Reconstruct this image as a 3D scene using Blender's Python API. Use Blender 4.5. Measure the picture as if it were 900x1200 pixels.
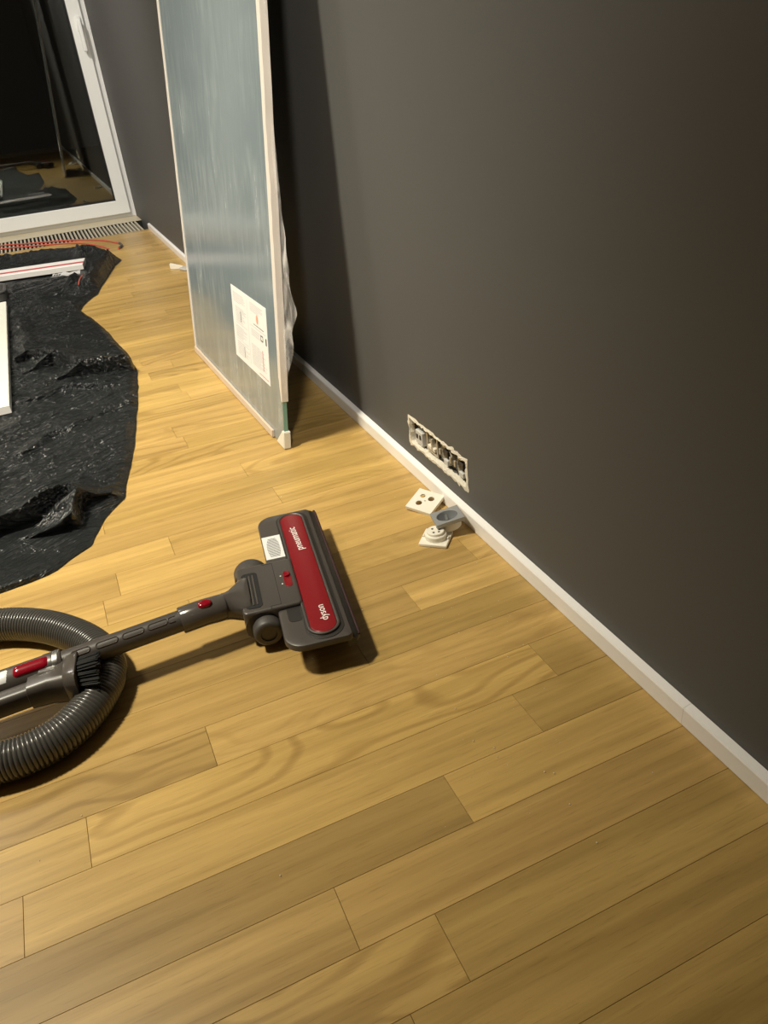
import bpy, bmesh, math, random
from mathutils import Vector, Matrix, noise

random.seed(7)
S = bpy.context.scene
for o in list(bpy.data.objects):
    bpy.data.objects.remove(o)
COL = S.collection

# ------------------------------------------------------------------ camera
cam_d = bpy.data.cameras.new('camera')
cam_d.sensor_fit = 'VERTICAL'
cam_d.sensor_height = 36.0
cam_d.lens = 26.802
cam_d.clip_start = 0.02
cam = bpy.data.objects.new('camera', cam_d)
COL.objects.link(cam)
cr = Vector((0.9103, -0.4038, -0.0908)).normalized()
cf = Vector((0.3035, 0.8005, -0.5168)).normalized()
cu = cr.cross(cf).normalized()
cr = cf.cross(cu).normalized()
cam.matrix_world = Matrix(((cr.x, cu.x, -cf.x, 0.0), (cr.y, cu.y, -cf.y, 0.0),
                           (cr.z, cu.z, -cf.z, 0.70), (0, 0, 0, 1)))
S.camera = cam

# ------------------------------------------------------------------ world (night outside)
W = bpy.data.worlds.new('night')
S.world = W
W.use_nodes = True
W.node_tree.nodes['Background'].inputs[0].default_value = (0.014, 0.011, 0.009, 1)
W.node_tree.nodes['Background'].inputs[1].default_value = 0.25

# ------------------------------------------------------------------ lamps inferred from the shadows, plus added fill lights
def lamp(name, kind, loc, power, color, size=0.1, rot=(0, 0, 0), size_y=None):
    d = bpy.data.lights.new(name, kind)
    d.energy = power
    d.color = color
    if kind == 'AREA':
        d.shape = 'RECTANGLE'
        d.size = size
        d.size_y = size_y or size
    else:
        d.shadow_soft_size = size
    o = bpy.data.objects.new(name, d)
    COL.objects.link(o)
    o.location = loc
    o.rotation_euler = rot
    return o
def spot(name, loc, target, power, color, angle, size):
    o = lamp(name, 'SPOT', loc, power, color, size)
    o.data.spot_size = math.radians(angle)
    o.data.spot_blend = 1.0
    o.rotation_euler = (Vector(target) - Vector(loc)).to_track_quat('-Z', 'Y').to_euler()
    return o
spot('lamp_and_fill_spot', (-0.85, 1.21, 2.38), (-0.33, 1.72, 0.0), 335.0, (1.0, 0.93, 0.74), 83, 0.13)
spot('lamp_and_fill_spot', (-0.45, -0.90, 2.38), (0.52, 2.10, 0.75), 240.0, (1.0, 0.94, 0.82), 48, 0.12)
spot('lamp_and_fill_spot', (-0.55, 2.75, 2.38), (0.10, 4.55, 0.20), 170.0, (1.0, 0.95, 0.86), 80, 0.08)  # invented spot, added to brighten the door frame and far floor
lamp('soft_fill', 'AREA', (-1.5, 3.0, 2.47), 24.0, (1.0, 0.95, 0.86), 0.6, (0, 0, 0), 0.6)  # invented soft light, added as general fill

# ------------------------------------------------------------------ exposure
S.view_settings.view_transform = 'Standard'
S.view_settings.look = 'None'
S.view_settings.exposure = 0.30
S.view_settings.gamma = 1.0
S.view_settings.use_curve_mapping = False

# ------------------------------------------------------------------ helpers
def mat(name, color, rough=0.5, metal=0.0, spec=0.5, **kw):
    m = bpy.data.materials.new(name)
    m.use_nodes = True
    b = m.node_tree.nodes['Principled BSDF']
    b.inputs['Base Color'].default_value = (*color, 1)
    b.inputs['Roughness'].default_value = rough
    b.inputs['Metallic'].default_value = metal
    b.inputs['Specular IOR Level'].default_value = spec
    for k, v in kw.items():
        b.inputs[k.replace('_', ' ')].default_value = v
    return m

class NT:
    def __init__(s, m):
        s.t = m.node_tree
        s.b = s.t.nodes['Principled BSDF']
    def n(s, typ, **kw):
        nd = s.t.nodes.new(typ)
        for k, v in kw.items():
            setattr(nd, k, v)
        return nd
    def l(s, a, b):
        s.t.links.new(a, b)
    def math(s, op, a, b=None, c=None):
        nd = s.n('ShaderNodeMath', operation=op)
        for i, v in enumerate((a, b, c)):
            if v is None:
                continue
            if isinstance(v, (int, float)):
                nd.inputs[i].default_value = v
            else:
                s.l(v, nd.inputs[i])
        return nd.outputs[0]
    def mix(s, fac, a, b, mode='MIX'):
        nd = s.n('ShaderNodeMix', data_type='RGBA', blend_type=mode)
        for i, v in ((0, fac), (6, a), (7, b)):
            if isinstance(v, (int, float)):
                nd.inputs[i].default_value = v
            elif isinstance(v, tuple):
                nd.inputs[i].default_value = (*v, 1) if len(v) == 3 else v
            else:
                s.l(v, nd.inputs[i])
        return nd.outputs[2]
    def noise(s, vec, scale, detail=3, rough=0.5, dist=0.0):
        nd = s.n('ShaderNodeTexNoise')
        nd.inputs['Scale'].default_value = scale
        nd.inputs['Detail'].default_value = detail
        nd.inputs['Roughness'].default_value = rough
        nd.inputs['Distortion'].default_value = dist
        if vec is not None:
            s.l(vec, nd.inputs['Vector'])
        return nd.outputs['Fac']
    def scaled(s, vec, sc, off=None):
        nd = s.n('ShaderNodeVectorMath', operation='MULTIPLY')
        s.l(vec, nd.inputs[0])
        nd.inputs[1].default_value = sc
        out = nd.outputs[0]
        if off is not None:
            ad = s.n('ShaderNodeVectorMath', operation='ADD')
            s.l(out, ad.inputs[0])
            s.l(off, ad.inputs[1])
            out = ad.outputs[0]
        return out
    def coord(s, which='Object'):
        return s.n('ShaderNodeTexCoord').outputs[which]
    def ramp(s, fac, lo, hi):
        nd = s.n('ShaderNodeMapRange')
        nd.inputs[1].default_value = lo
        nd.inputs[2].default_value = hi
        s.l(fac, nd.inputs[0])
        return nd.outputs[0]
    def bump(s, h, strength, dist=0.001):
        nd = s.n('ShaderNodeBump')
        nd.inputs['Strength'].default_value = strength
        nd.inputs['Distance'].default_value = dist
        s.l(h, nd.inputs['Height'])
        s.l(nd.outputs[0], s.b.inputs['Normal'])

def obj(name, bm, m, parent=None, smooth=None, loc=None):
    me = bpy.data.meshes.new(name)
    bmesh.ops.recalc_face_normals(bm, faces=bm.faces)
    bm.to_mesh(me)
    bm.free()
    if smooth is not None:
        me.shade_smooth()
        me.set_sharp_from_angle(angle=math.radians(smooth))
    ms = m if isinstance(m, (list, tuple)) else [m]
    for x in ms:
        me.materials.append(x)
    o = bpy.data.objects.new(name, me)
    COL.objects.link(o)
    if parent is not None:
        o.parent = parent
    if loc is not None:
        o.location = loc
    return o

def tag(o, label=None, cat=None, group=None, kind=None):
    if label: o['label'] = label
    if cat: o['category'] = cat
    if group: o['group'] = group
    if kind: o['kind'] = kind
    return o

def empty(name, loc=(0, 0, 0), rotz=0.0, parent=None):
    o = bpy.data.objects.new(name, None)
    o.empty_display_size = 0.05
    COL.objects.link(o)
    o.location = loc
    o.rotation_euler = (0, 0, rotz)
    o.parent = parent
    return o

def loft(bm, loops, cap0=True, cap1=True, mi=0):
    vs = [[bm.verts.new(p) for p in lp] for lp in loops]
    n = len(vs[0])
    for a, b in zip(vs, vs[1:]):
        for i in range(n):
            j = (i + 1) % n
            bm.faces.new((a[i], a[j], b[j], b[i])).material_index = mi
    if cap0: bm.faces.new(vs[0][::-1]).material_index = mi
    if cap1: bm.faces.new(vs[-1]).material_index = mi
    return vs

def box(bm, x0, x1, y0, y1, z0, z1, c=0.0):
    def rect(z, i):
        return [(x0 + i, y0 + i, z), (x1 - i, y0 + i, z), (x1 - i, y1 - i, z), (x0 + i, y1 - i, z)]
    if c > 0:
        loft(bm, [rect(z0, c), rect(z0 + c, 0), rect(z1 - c, 0), rect(z1, c)])
    else:
        loft(bm, [rect(z0, 0), rect(z1, 0)])

def rrect(x0, x1, y0, y1, r, z, seg=6):
    pts = []
    r = max(1e-5, min(r, (x1 - x0) / 2 - 1e-6, (y1 - y0) / 2 - 1e-6))
    for cx, cy, a0 in ((x1 - r, y1 - r, 0), (x0 + r, y1 - r, 90), (x0 + r, y0 + r, 180), (x1 - r, y0 + r, 270)):
        for k in range(seg + 1):
            a = math.radians(a0 + 90 * k / seg)
            pts.append((cx + r * math.cos(a), cy + r * math.sin(a), z))
    return pts

def rprism(bm, x0, x1, y0, y1, z0, z1, r, bev=0.0, seg=6, bsteps=3, botbev=0.0):
    loops = []
    if botbev:
        loops.append(rrect(x0 + botbev, x1 - botbev, y0 + botbev, y1 - botbev, r - botbev, z0, seg))
        loops.append(rrect(x0, x1, y0, y1, r, z0 + botbev, seg))
    else:
        loops.append(rrect(x0, x1, y0, y1, r, z0, seg))
    if bev:
        for k in range(bsteps + 1):
            a = math.pi / 2 * k / bsteps
            i = bev * (1 - math.cos(a))
            loops.append(rrect(x0 + i, x1 - i, y0 + i, y1 - i, r - i, z1 - bev + bev * math.sin(a), seg))
    else:
        loops.append(rrect(x0, x1, y0, y1, r, z1, seg))
    return loft(bm, loops)

def tube(bm, pts, rad, n=12, cap=True, mi=0, flat=1.0):
    pts = [Vector(p) for p in pts]
    loops = []
    side = None
    for i, p in enumerate(pts):
        t = (pts[min(i + 1, len(pts) - 1)] - pts[max(i - 1, 0)])
        if t.length < 1e-9: t = Vector((1, 0, 0))
        t.normalize()
        if side is None:
            ref = Vector((0, 0, 1)) if abs(t.z) < 0.9 else Vector((1, 0, 0))
            side = t.cross(ref).normalized()
        else:
            side = (side - t * side.dot(t)).normalized()
        up = side.cross(t).normalized()
        r = rad[i] if isinstance(rad, (list, tuple)) else rad
        loops.append([p + side * (r * math.cos(2 * math.pi * k / n)) + up * (r * flat * math.sin(2 * math.pi * k / n)) for k in range(n)])
    return loft(bm, loops, cap, cap, mi)

def lathe(bm, prof, n=24, cx=0, cy=0, cap0=True):
    loops = [[(cx + r * math.cos(2 * math.pi * k / n), cy + r * math.sin(2 * math.pi * k / n), z) for k in range(n)] for r, z in prof]
    loft(bm, loops, cap0, True)

def catmull(P, step):
    P = [Vector(p) for p in P]
    out = []
    for i in range(len(P) - 1):
        a = P[max(i - 1, 0)]; b = P[i]; c = P[i + 1]; d = P[min(i + 2, len(P) - 1)]
        k = max(2, int((c - b).length / step))
        for j in range(k):
            t = j / k
            out.append(0.5 * ((2 * b) + (c - a) * t + (2 * a - 5 * b + 4 * c - d) * t * t + (3 * b - a - 3 * c + d) * t ** 3))
    out.append(P[-1])
    # even spacing
    res = [out[0]]
    acc = 0.0
    for p, q in zip(out, out[1:]):
        L = (q - p).length
        while acc + L >= step:
            t = (step - acc) / L
            p = p.lerp(q, t)
            res.append(p.copy())
            L = (q - p).length
            acc = 0.0
        acc += L
    return res

def text_mesh(name, body, size, m, parent, mtx, font_space=1.0):
    cu_ = bpy.data.curves.new(name, 'FONT')
    cu_.body = body
    cu_.size = size
    cu_.extrude = 0.00015
    cu_.align_x = 'LEFT'
    cu_.space_character = font_space
    cu_.resolution_u = 3
    to = bpy.data.objects.new(name + '_tmp', cu_)
    COL.objects.link(to)
    bpy.context.view_layer.update()
    me = bpy.data.meshes.new_from_object(to.evaluated_get(bpy.context.evaluated_depsgraph_get()))
    bpy.data.objects.remove(to)
    me.transform(mtx)
    me.materials.clear()
    me.materials.append(m)
    o = bpy.data.objects.new(name, me)
    COL.objects.link(o)
    o.parent = parent
    return o

def sstep(a, b, x):
    t = max(0.0, min(1.0, (x - a) / (b - a)))
    return t * t * (3 - 2 * t)

# ------------------------------------------------------------------ materials
M = {}
# oak planks: tone from the object colour, grain offset by the object's own random number
m = mat('oak', (0.5, 0.33, 0.13), 0.34, spec=0.36)
t = NT(m)
oi = t.n('ShaderNodeObjectInfo')
off = t.n('ShaderNodeCombineXYZ')
t.l(t.math('MULTIPLY', oi.outputs['Random'], 37.0), off.inputs[0])
t.l(t.math('MULTIPLY', oi.outputs['Random'], 91.0), off.inputs[1])
oc = t.coord('Object')
streak = t.noise(t.scaled(oc, (2.2, 55.0, 1.0), off.outputs[0]), 1.0, 5, 0.6, 0.4)
broad = t.noise(t.scaled(oc, (1.6, 14.0, 1.0), off.outputs[0]), 1.0, 3, 0.5, 0.8)
pores = t.noise(t.scaled(oc, (26.0, 520.0, 1.0), off.outputs[0]), 1.0, 2, 0.5)
warp = t.noise(t.scaled(oc, (3.0, 9.0, 1.0), off.outputs[0]), 1.0, 2, 0.4, 0.3)
sep = t.n('ShaderNodeSeparateXYZ'); t.l(oc, sep.inputs[0])
band = t.math('SINE', t.math('ADD', t.math('MULTIPLY', sep.outputs[1], 170.0), t.math('MULTIPLY', warp, 60.0)))
band = t.ramp(band, 0.15, 1.0)
sel = t.ramp(t.math('FRACT', t.math('MULTIPLY', oi.outputs['Random'], 17.3)), 0.62, 0.92)
c0 = t.mix(t.ramp(streak, 0.32, 0.68), (0.76, 0.74, 0.70), (1.10, 1.10, 1.08))
c1 = t.mix(t.ramp(broad, 0.35, 0.7), (0.88, 0.87, 0.84), (1.05, 1.05, 1.05))
c2 = t.mix(t.math('MULTIPLY', t.ramp(pores, 0.58, 0.74), 0.35), (1, 1, 1), (0.45, 0.40, 0.33))
c3 = t.mix(t.math('MULTIPLY', t.math('MULTIPLY', band, sel), 0.42), (1, 1, 1), (0.45, 0.38, 0.28))
col = t.mix(1.0, oi.outputs['Color'], c0, 'MULTIPLY')
col = t.mix(1.0, col, c1, 'MULTIPLY')
col = t.mix(1.0, col, c2, 'MULTIPLY')
col = t.mix(1.0, col, c3, 'MULTIPLY')
t.l(col, t.b.inputs['Base Color'])
t.l(t.math('ADD', t.math('MULTIPLY', streak, 0.16), 0.27), t.b.inputs['Roughness'])
t.bump(streak, 0.10, 0.0006)
M['oak'] = m
M['seam'] = mat('seam', (0.33, 0.21, 0.08), 0.7)

m = mat('grey_wall_paint', (0.098, 0.088, 0.078), 0.62, spec=0.35)
t = NT(m)
oc = t.coord('Object')
nz = t.noise(oc, 260.0, 3, 0.6)
t.l(t.mix(t.noise(oc, 1.3, 2, 0.5), (0.090, 0.088, 0.085), (0.097, 0.095, 0.092)), t.b.inputs['Base Color'])
t.bump(nz, 0.12, 0.0006)
M['wall'] = m
M['white_wall'] = mat('white_wall_paint', (0.72, 0.69, 0.64), 0.8)
M['ceiling'] = mat('ceiling_paint', (0.80, 0.78, 0.74), 0.9)
M['white_gloss'] = mat('white_lacquer', (0.90, 0.88, 0.86), 0.35)
M['upvc'] = mat('white_upvc', (0.82, 0.83, 0.81), 0.32)
M['upvc_shaded'] = mat('white_upvc_shaded', (0.70, 0.70, 0.69), 0.5)  # door white made darker: shade of the recessed frame put into the colour
M['rubber'] = mat('black_rubber', (0.012, 0.012, 0.012), 0.6)
M['steel'] = mat('brushed_steel', (0.6, 0.6, 0.58), 0.3, 1.0)
M['beige'] = mat('beige_sill', (0.62, 0.54, 0.38), 0.4)
M['slat'] = mat('pale_grille_slat', (0.56, 0.50, 0.38), 0.45)
M['black'] = mat('black_void', (0.006, 0.006, 0.006), 0.8)
m = mat('glass', (0.95, 1.0, 0.98), 0.0)
m.node_tree.nodes['Principled BSDF'].inputs['Transmission Weight'].default_value = 1.0
m.node_tree.nodes['Principled BSDF'].inputs['IOR'].default_value = 1.55
M['glass'] = m
M['terrace'] = mat('dark_terrace', (0.10, 0.095, 0.085), 0.8)

# black polythene: fine directional wrinkles, calmer where the sheet is folded double
m = mat('black_polythene', (0.013, 0.0150, 0.0160), 0.27, spec=0.62)
t = NT(m)
oc = t.coord('Object')
mp = t.n('ShaderNodeMapping')
mp.inputs['Rotation'].default_value = (0, 0, math.radians(-30))
t.l(oc, mp.inputs['Vector'])
oc2 = mp.outputs[0]
n1 = t.noise(t.scaled(oc2, (5.0, 42.0, 20.0)), 1.0, 3, 0.55, 0.35)
n2 = t.noise(t.scaled(oc2, (15.0, 110.0, 60.0)), 1.0, 3, 0.55, 0.4)
n3 = t.noise(t.scaled(oc, (22.0, 16.0, 20.0)), 1.0, 3, 0.5, 0.6)
r1 = t.math('POWER', t.math('SUBTRACT', 1.0, t.math('MULTIPLY', t.math('ABSOLUTE', t.math('SUBTRACT', n1, 0.5)), 2.0)), 3.0)
r2 = t.math('POWER', t.math('SUBTRACT', 1.0, t.math('MULTIPLY', t.math('ABSOLUTE', t.math('SUBTRACT', n2, 0.5)), 2.0)), 3.0)
r3 = t.math('POWER', t.math('SUBTRACT', 1.0, t.math('MULTIPLY', t.math('ABSOLUTE', t.math('SUBTRACT', n3, 0.5)), 2.0)), 6.0)
hh = t.math('ADD', t.math('ADD', t.math('MULTIPLY', r1, 0.8), t.math('MULTIPLY', r2, 0.40)), t.math('MULTIPLY', r3, 0.22))
at = t.n('ShaderNodeAttribute', attribute_name='crumple')
hh = t.math('MULTIPLY', hh, at.outputs['Fac'])
t.bump(hh, 1.0, 0.0150)
M['poly'] = m

# film covered glass sheet: grey green, hazy vertical streaks where the film clings
m = mat('filmed_glass', (0.30, 0.34, 0.32), 0.16, spec=0.75)
t = NT(m)
oc = t.coord('Object')
v1 = t.noise(t.scaled(oc, (30.0, 1.0, 6.0)), 1.0, 4, 0.6, 0.5)
v2 = t.noise(t.scaled(oc, (3.0, 1.0, 5.5)), 1.0, 3, 0.5, 0.3)
v3 = t.noise(t.scaled(oc, (70.0, 1.0, 9.0)), 1.0, 3, 0.6, 0.2)
f = t.math('MULTIPLY', t.ramp(v1, 0.42, 0.75), t.ramp(v2, 0.40, 0.62))
f = t.math('ADD', t.math('MULTIPLY', f, 0.85), t.math('MULTIPLY', t.ramp(v3, 0.55, 0.8), 0.4))
t.l(t.mix(f, (0.20, 0.245, 0.270), (0.35, 0.40, 0.42)), t.b.inputs['Base Color'])
t.l(t.math('ADD', t.math('MULTIPLY', f, 0.25), 0.14), t.b.inputs['Roughness'])
t.bump(t.math('ADD', v2, t.math('MULTIPLY', v1, 0.12)), 0.10, 0.004)
M['film_glass'] = m
M['glass_edge'] = mat('green_glass_edge', (0.18, 0.36, 0.30), 0.2)
M['tape'] = mat('cream_foam_tape', (0.72, 0.66, 0.60), 0.35)
M['card'] = mat('pinkish_cardboard', (0.60, 0.48, 0.37), 0.7)
M['protector'] = mat('white_corner_plastic', (0.74, 0.72, 0.64), 0.4)
m = mat('clear_film', (0.85, 0.82, 0.80), 0.16, spec=0.9)
t = NT(m)
oc = t.coord('Object')
fz = t.noise(t.scaled(oc, (40.0, 40.0, 9.0)), 1.0, 3, 0.6, 1.0)
t.l(t.math('ADD', t.math('MULTIPLY', t.ramp(fz, 0.42, 0.72), 0.55), 0.12), t.b.inputs['Alpha'])
t.bump(fz, 0.5, 0.006)
M['film'] = m
M['paper'] = mat('white_paper', (0.82, 0.81, 0.80), 0.55)
M['ink_grey'] = mat('grey_print', (0.50, 0.49, 0.50), 0.6)
M['ink_dark'] = mat('dark_print', (0.06, 0.06, 0.06), 0.6)
M['ink_orange'] = mat('orange_print', (0.72, 0.36, 0.24), 0.6)
M['ink_pink'] = mat('pink_print', (0.66, 0.36, 0.36), 0.6)

M['vac'] = mat('iron_grey_plastic', (0.062, 0.053, 0.047), 0.36)
t = NT(M['vac']); t.bump(t.noise(t.coord('Object'), 900.0, 2), 0.08, 0.0003)
M['vac_gloss'] = mat('glossy_grey_plastic', (0.075, 0.065, 0.058), 0.18)
M['vac_dark'] = mat('dark_grey_plastic', (0.022, 0.019, 0.017), 0.45)
M['wheel'] = mat('grey_wheel_rubber', (0.058, 0.052, 0.048), 0.5)
M['red'] = mat('crimson_plastic', (0.20, 0.006, 0.010), 0.30)
M['red_gloss'] = mat('glossy_crimson_plastic', (0.22, 0.003, 0.012), 0.12)
M['maroon'] = mat('maroon_velvet', (0.035, 0.010, 0.012), 0.8)
M['silver_label'] = mat('silver_white_label', (0.72, 0.72, 0.72), 0.35)
M['white_print'] = mat('white_lettering', (0.85, 0.83, 0.80), 0.5)
M['hose'] = mat('ribbed_grey_hose', (0.060, 0.056, 0.051), 0.24, 0.0, 0.7)
M['bristle'] = mat('black_bristle', (0.010, 0.010, 0.010), 0.5)

M['plate_white'] = mat('ivory_plastic', (0.80, 0.76, 0.66), 0.35)
M['plate_silver'] = mat('aluminium_plastic', (0.36, 0.37, 0.38), 0.36, 0.35)
m = mat('plaster', (0.74, 0.69, 0.58), 0.9)
t = NT(m); t.bump(t.noise(t.coord('Object'), 300.0, 4), 0.6, 0.003)
M['plaster'] = m
m = mat('dusty_recess', (0.30, 0.26, 0.19), 0.85)
t = NT(m)
t.l(t.mix(t.ramp(t.noise(t.coord('Object'), 120.0, 4), 0.4, 0.62), (0.13, 0.11, 0.075), (0.46, 0.42, 0.33)), t.b.inputs['Base Color'])
M['dusty'] = m
M['zinc'] = mat('zinc_bracket', (0.52, 0.49, 0.42), 0.42, 0.6)
M['grey_module'] = mat('light_grey_module', (0.52, 0.52, 0.50), 0.45)
M['dark_hole'] = mat('dark_hole', (0.03, 0.025, 0.02), 0.7)
M['white_board'] = mat('white_board_coating', (0.80, 0.80, 0.72), 0.45)
M['carton'] = mat('white_carton', (0.78, 0.75, 0.72), 0.5)
M['stripe_red'] = mat('red_stripe', (0.48, 0.05, 0.06), 0.5)
M['cable'] = mat('coral_red_cable', (0.55, 0.11, 0.075), 0.45)
M['tray'] = mat('dark_grey_tray_plastic', (0.085, 0.082, 0.080), 0.4)
M['dust'] = mat('plaster_crumb', (0.85, 0.80, 0.68), 0.8)

# ------------------------------------------------------------------ the room
XW = 0.526                      # room face of the grey wall
XL, YB, YF, ZC = -3.2, -2.0, 4.42, 2.5
YD = 4.93                       # room face of the glass door

bm = bmesh.new()
box(bm, XL, XW, YB, YF, -0.06, -0.0022)
floor = tag(obj('floor', bm, M['seam']), 'warm oak strip parquet floor laid across the room', 'floor', kind='structure')

# oak planks, one object each near the wall; rows run across the room
ROW, R0, PL = 0.06888, 0.4583, 0.579
known = {-2: 0.1555, -1: 0.079, 0: 0.237, 1: -0.209, 2: -0.1405, 3: 0.010, 4: 0.2346, 5: 0.3455, 6: 0.480,
         10: 0.0495, 11: 0.263, 12: -0.052, 13: 0.2346, 17: 0.1425, 20: 0.2186}
tone_known = {(0, 0.237): 0.74, (3, 0.010): 0.78, (4, 0.2346 + PL): 0.80, (1, -0.209 + PL): 1.0, (2, -0.1405 + PL): 1.06,
              (6, 0.480): 0.86, (5, 0.3455): 0.80, (5, 0.3455 + PL): 1.05, (3, 0.589): 1.0, (2, 1.0175): 0.84, (1, 0.949): 0.84}
plank_cache = {}
def plank_mesh(L):
    k = round(L, 4)
    if k not in plank_cache:
        b = bmesh.new()
        w = ROW / 2 - 0.00012
        h = L / 2 - 0.00018
        def rc(z, i): return [(-h + i, -w + i, z), (h - i, -w + i, z), (h - i, w - i, z), (-h + i, w - i, z)]
        loft(b, [rc(-0.010, 0), rc(-0.0004, 0), rc(0.0, 0.0003)])
        me = bpy.data.meshes.new('plank')
        bmesh.ops.recalc_face_normals(b, faces=b.faces)
        b.to_mesh(me)
        b.free()
        me.materials.append(M['oak'])
        plank_cache[k] = me
    return plank_cache[k]
rest = []
XS = -0.62
nrow = int(math.ceil((YF - R0) / ROW))
rr = random.Random(11)
base_tone = (0.545, 0.358, 0.122)
for k in range(-4, nrow):
    y0 = R0 + k * ROW
    y1 = min(y0 + ROW, YF)
    ph = known.get(k, rr.uniform(-0.2, 0.38))
    xe = ph
    while xe < XW: xe += PL
    while xe > XS:
        xr = min(xe, XW - 0.003)
        xl = xe - PL
        if xr - xl > 0.01:
            o = bpy.data.objects.new('plank', plank_mesh(xr - xl))
            COL.objects.link(o)
            o.parent = floor
            o.location = ((xl + xr) / 2, y0 + ROW / 2, 0)
            if y1 - y0 < ROW:
                o.scale.y = (y1 - y0) / ROW
                o.location.y = (y0 + y1) / 2
            tn = rr.uniform(0.86, 1.08)
            for (kk, xx), v in tone_known.items():
                if kk == k and abs(xx - xe) < 0.004: tn = v
            wv = rr.uniform(-0.03, 0.03)
            o.color = (base_tone[0] * tn, base_tone[1] * tn * (1 + wv * 0.3), base_tone[2] * tn * (1 - wv), 1)
        xe -= PL
    rest.append((y0, y1, xe))
bm = bmesh.new()
for y0, y1, xe in rest:
    x = xe
    while x > XL:
        x2 = max(XL, x - PL)
        box(bm, x2 + 0.0003, x - 0.0003, y0 + 0.0003, y1 - 0.0003, -0.010, 0.0, 0.0005)
        x = x2
y = R0 - 4 * ROW
while y > YB + ROW:
    x = XW - 0.003 - rr.uniform(0, 0.4)
    box(bm, x, XW - 0.003, y - ROW + 0.0003, y - 0.0003, -0.010, 0.0, 0.0005)
    while x > XL:
        x2 = max(XL, x - PL)
        box(bm, x2 + 0.0003, x - 0.0003, y - ROW + 0.0003, y - 0.0003, -0.010, 0.0, 0.0005)
        x = x2
    y -= ROW
o = obj('plank_field', bm, M['oak'], floor)
o.color = (*base_tone, 1)
o['kind'] = 'stuff'

# grey wall with the opened outlet recess
HY0, HY1, HZ0, HZ1 = 0.984, 1.204, 0.058, 0.111
bm = bmesh.new()
ys = [YB, HY0, HY1, YD + 0.15]
zs = [-0.06, HZ0, HZ1, ZC]
V = {}
def wv(i, j, x):
    if (i, j, x) not in V: V[(i, j, x)] = bm.verts.new((x, ys[i], zs[j]))
    return V[(i, j, x)]
for i in range(3):
    for j in range(3):
        if (i, j) == (1, 1): continue
        bm.faces.new((wv(i, j, XW), wv(i + 1, j, XW), wv(i + 1, j + 1, XW), wv(i, j + 1, XW)))
xb = XW + 0.045
for a, b in (((1, 1), (2, 1)), ((2, 1), (2, 2)), ((2, 2), (1, 2)), ((1, 2), (1, 1))):
    bm.faces.new((wv(*a, XW), wv(*b, XW), wv(*b, xb), wv(*a, xb)))
bm.faces.new((wv(1, 1, xb), wv(2, 1, xb), wv(2, 2, xb), wv(1, 2, xb)))
xo = XW + 0.12
for i in range(3):
    for j in range(3):
        bm.faces.new((wv(i, j, xo), wv(i, j + 1, xo), wv(i + 1, j + 1, xo), wv(i + 1, j, xo)))
def rimface(pts):
    for p, q in zip(pts, pts[1:]):
        bm.faces.new((wv(*p, XW), wv(*q, XW), wv(*q, xo), wv(*p, xo)))
rimface([(0, 0), (1, 0), (2, 0), (3, 0), (3, 1), (3, 2), (3, 3), (2, 3), (1, 3), (0, 3), (0, 2), (0, 1), (0, 0)])
tag(obj('wall_right', bm, M['wall']), 'matt dark grey painted wall running along the right side', 'wall', kind='structure')

bm = bmesh.new(); box(bm, XL - 0.12, XL, YB - 0.12, YD + 0.15, -0.06, ZC)
tag(obj('wall_left', bm, M['white_wall']), 'plain white wall on the left, out of view', 'wall', kind='structure')
bm = bmesh.new(); box(bm, XL, XW + 0.12, YB - 0.12, YB, -0.06, ZC)
tag(obj('wall_back', bm, M['wall']), 'plain dark grey wall behind the viewer', 'wall', kind='structure')
bm = bmesh.new()
box(bm, XL, -1.75, YD, YD + 0.12, -0.06, ZC)
box(bm, -1.75, XW, YD, YD + 0.12, 2.25, ZC)
tag(obj('wall_far', bm, M['white_wall']), 'white wall around the glass terrace door at the far end', 'wall', kind='structure')
bm = bmesh.new(); box(bm, XL - 0.12, XW + 0.12, YB - 0.12, YD + 0.15, ZC, ZC + 0.1)
tag(obj('ceiling', bm, M['ceiling']), 'flat white ceiling above the room', 'ceiling', kind='structure')

# baseboard: two lengths butted together
bb = tag(empty('baseboard_right', (XW, YF, 0)), 'low white lacquered baseboard along the grey wall', 'baseboard', kind='structure')
XB = 0.514
def bb_len(y0, y1):
    bm = bmesh.new()
    prof = [(XB, 0.0012), (XB, 0.0245), (XB + 0.0012, 0.0268), (XW - 0.0008, 0.0285), (XW - 0.0005, 0.0285), (XW - 0.0005, 0.0012)]
    loops = []
    for y, i in ((y0, 0.0002), (y0 + 0.0002, 0), (y1 - 0.0002, 0), (y1, 0.0002)):
        loops.append([(px - XW + (i if px < XW - 0.002 else 0), y - YF, pz - (i if pz > 0.01 else 0)) for px, pz in prof])
    loft(bm, loops)
    return obj('baseboard_length', bm, M['white_gloss'], bb)
bb_len(YB + 0.002, 0.4609); bb_len(0.4611, YF)

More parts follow.
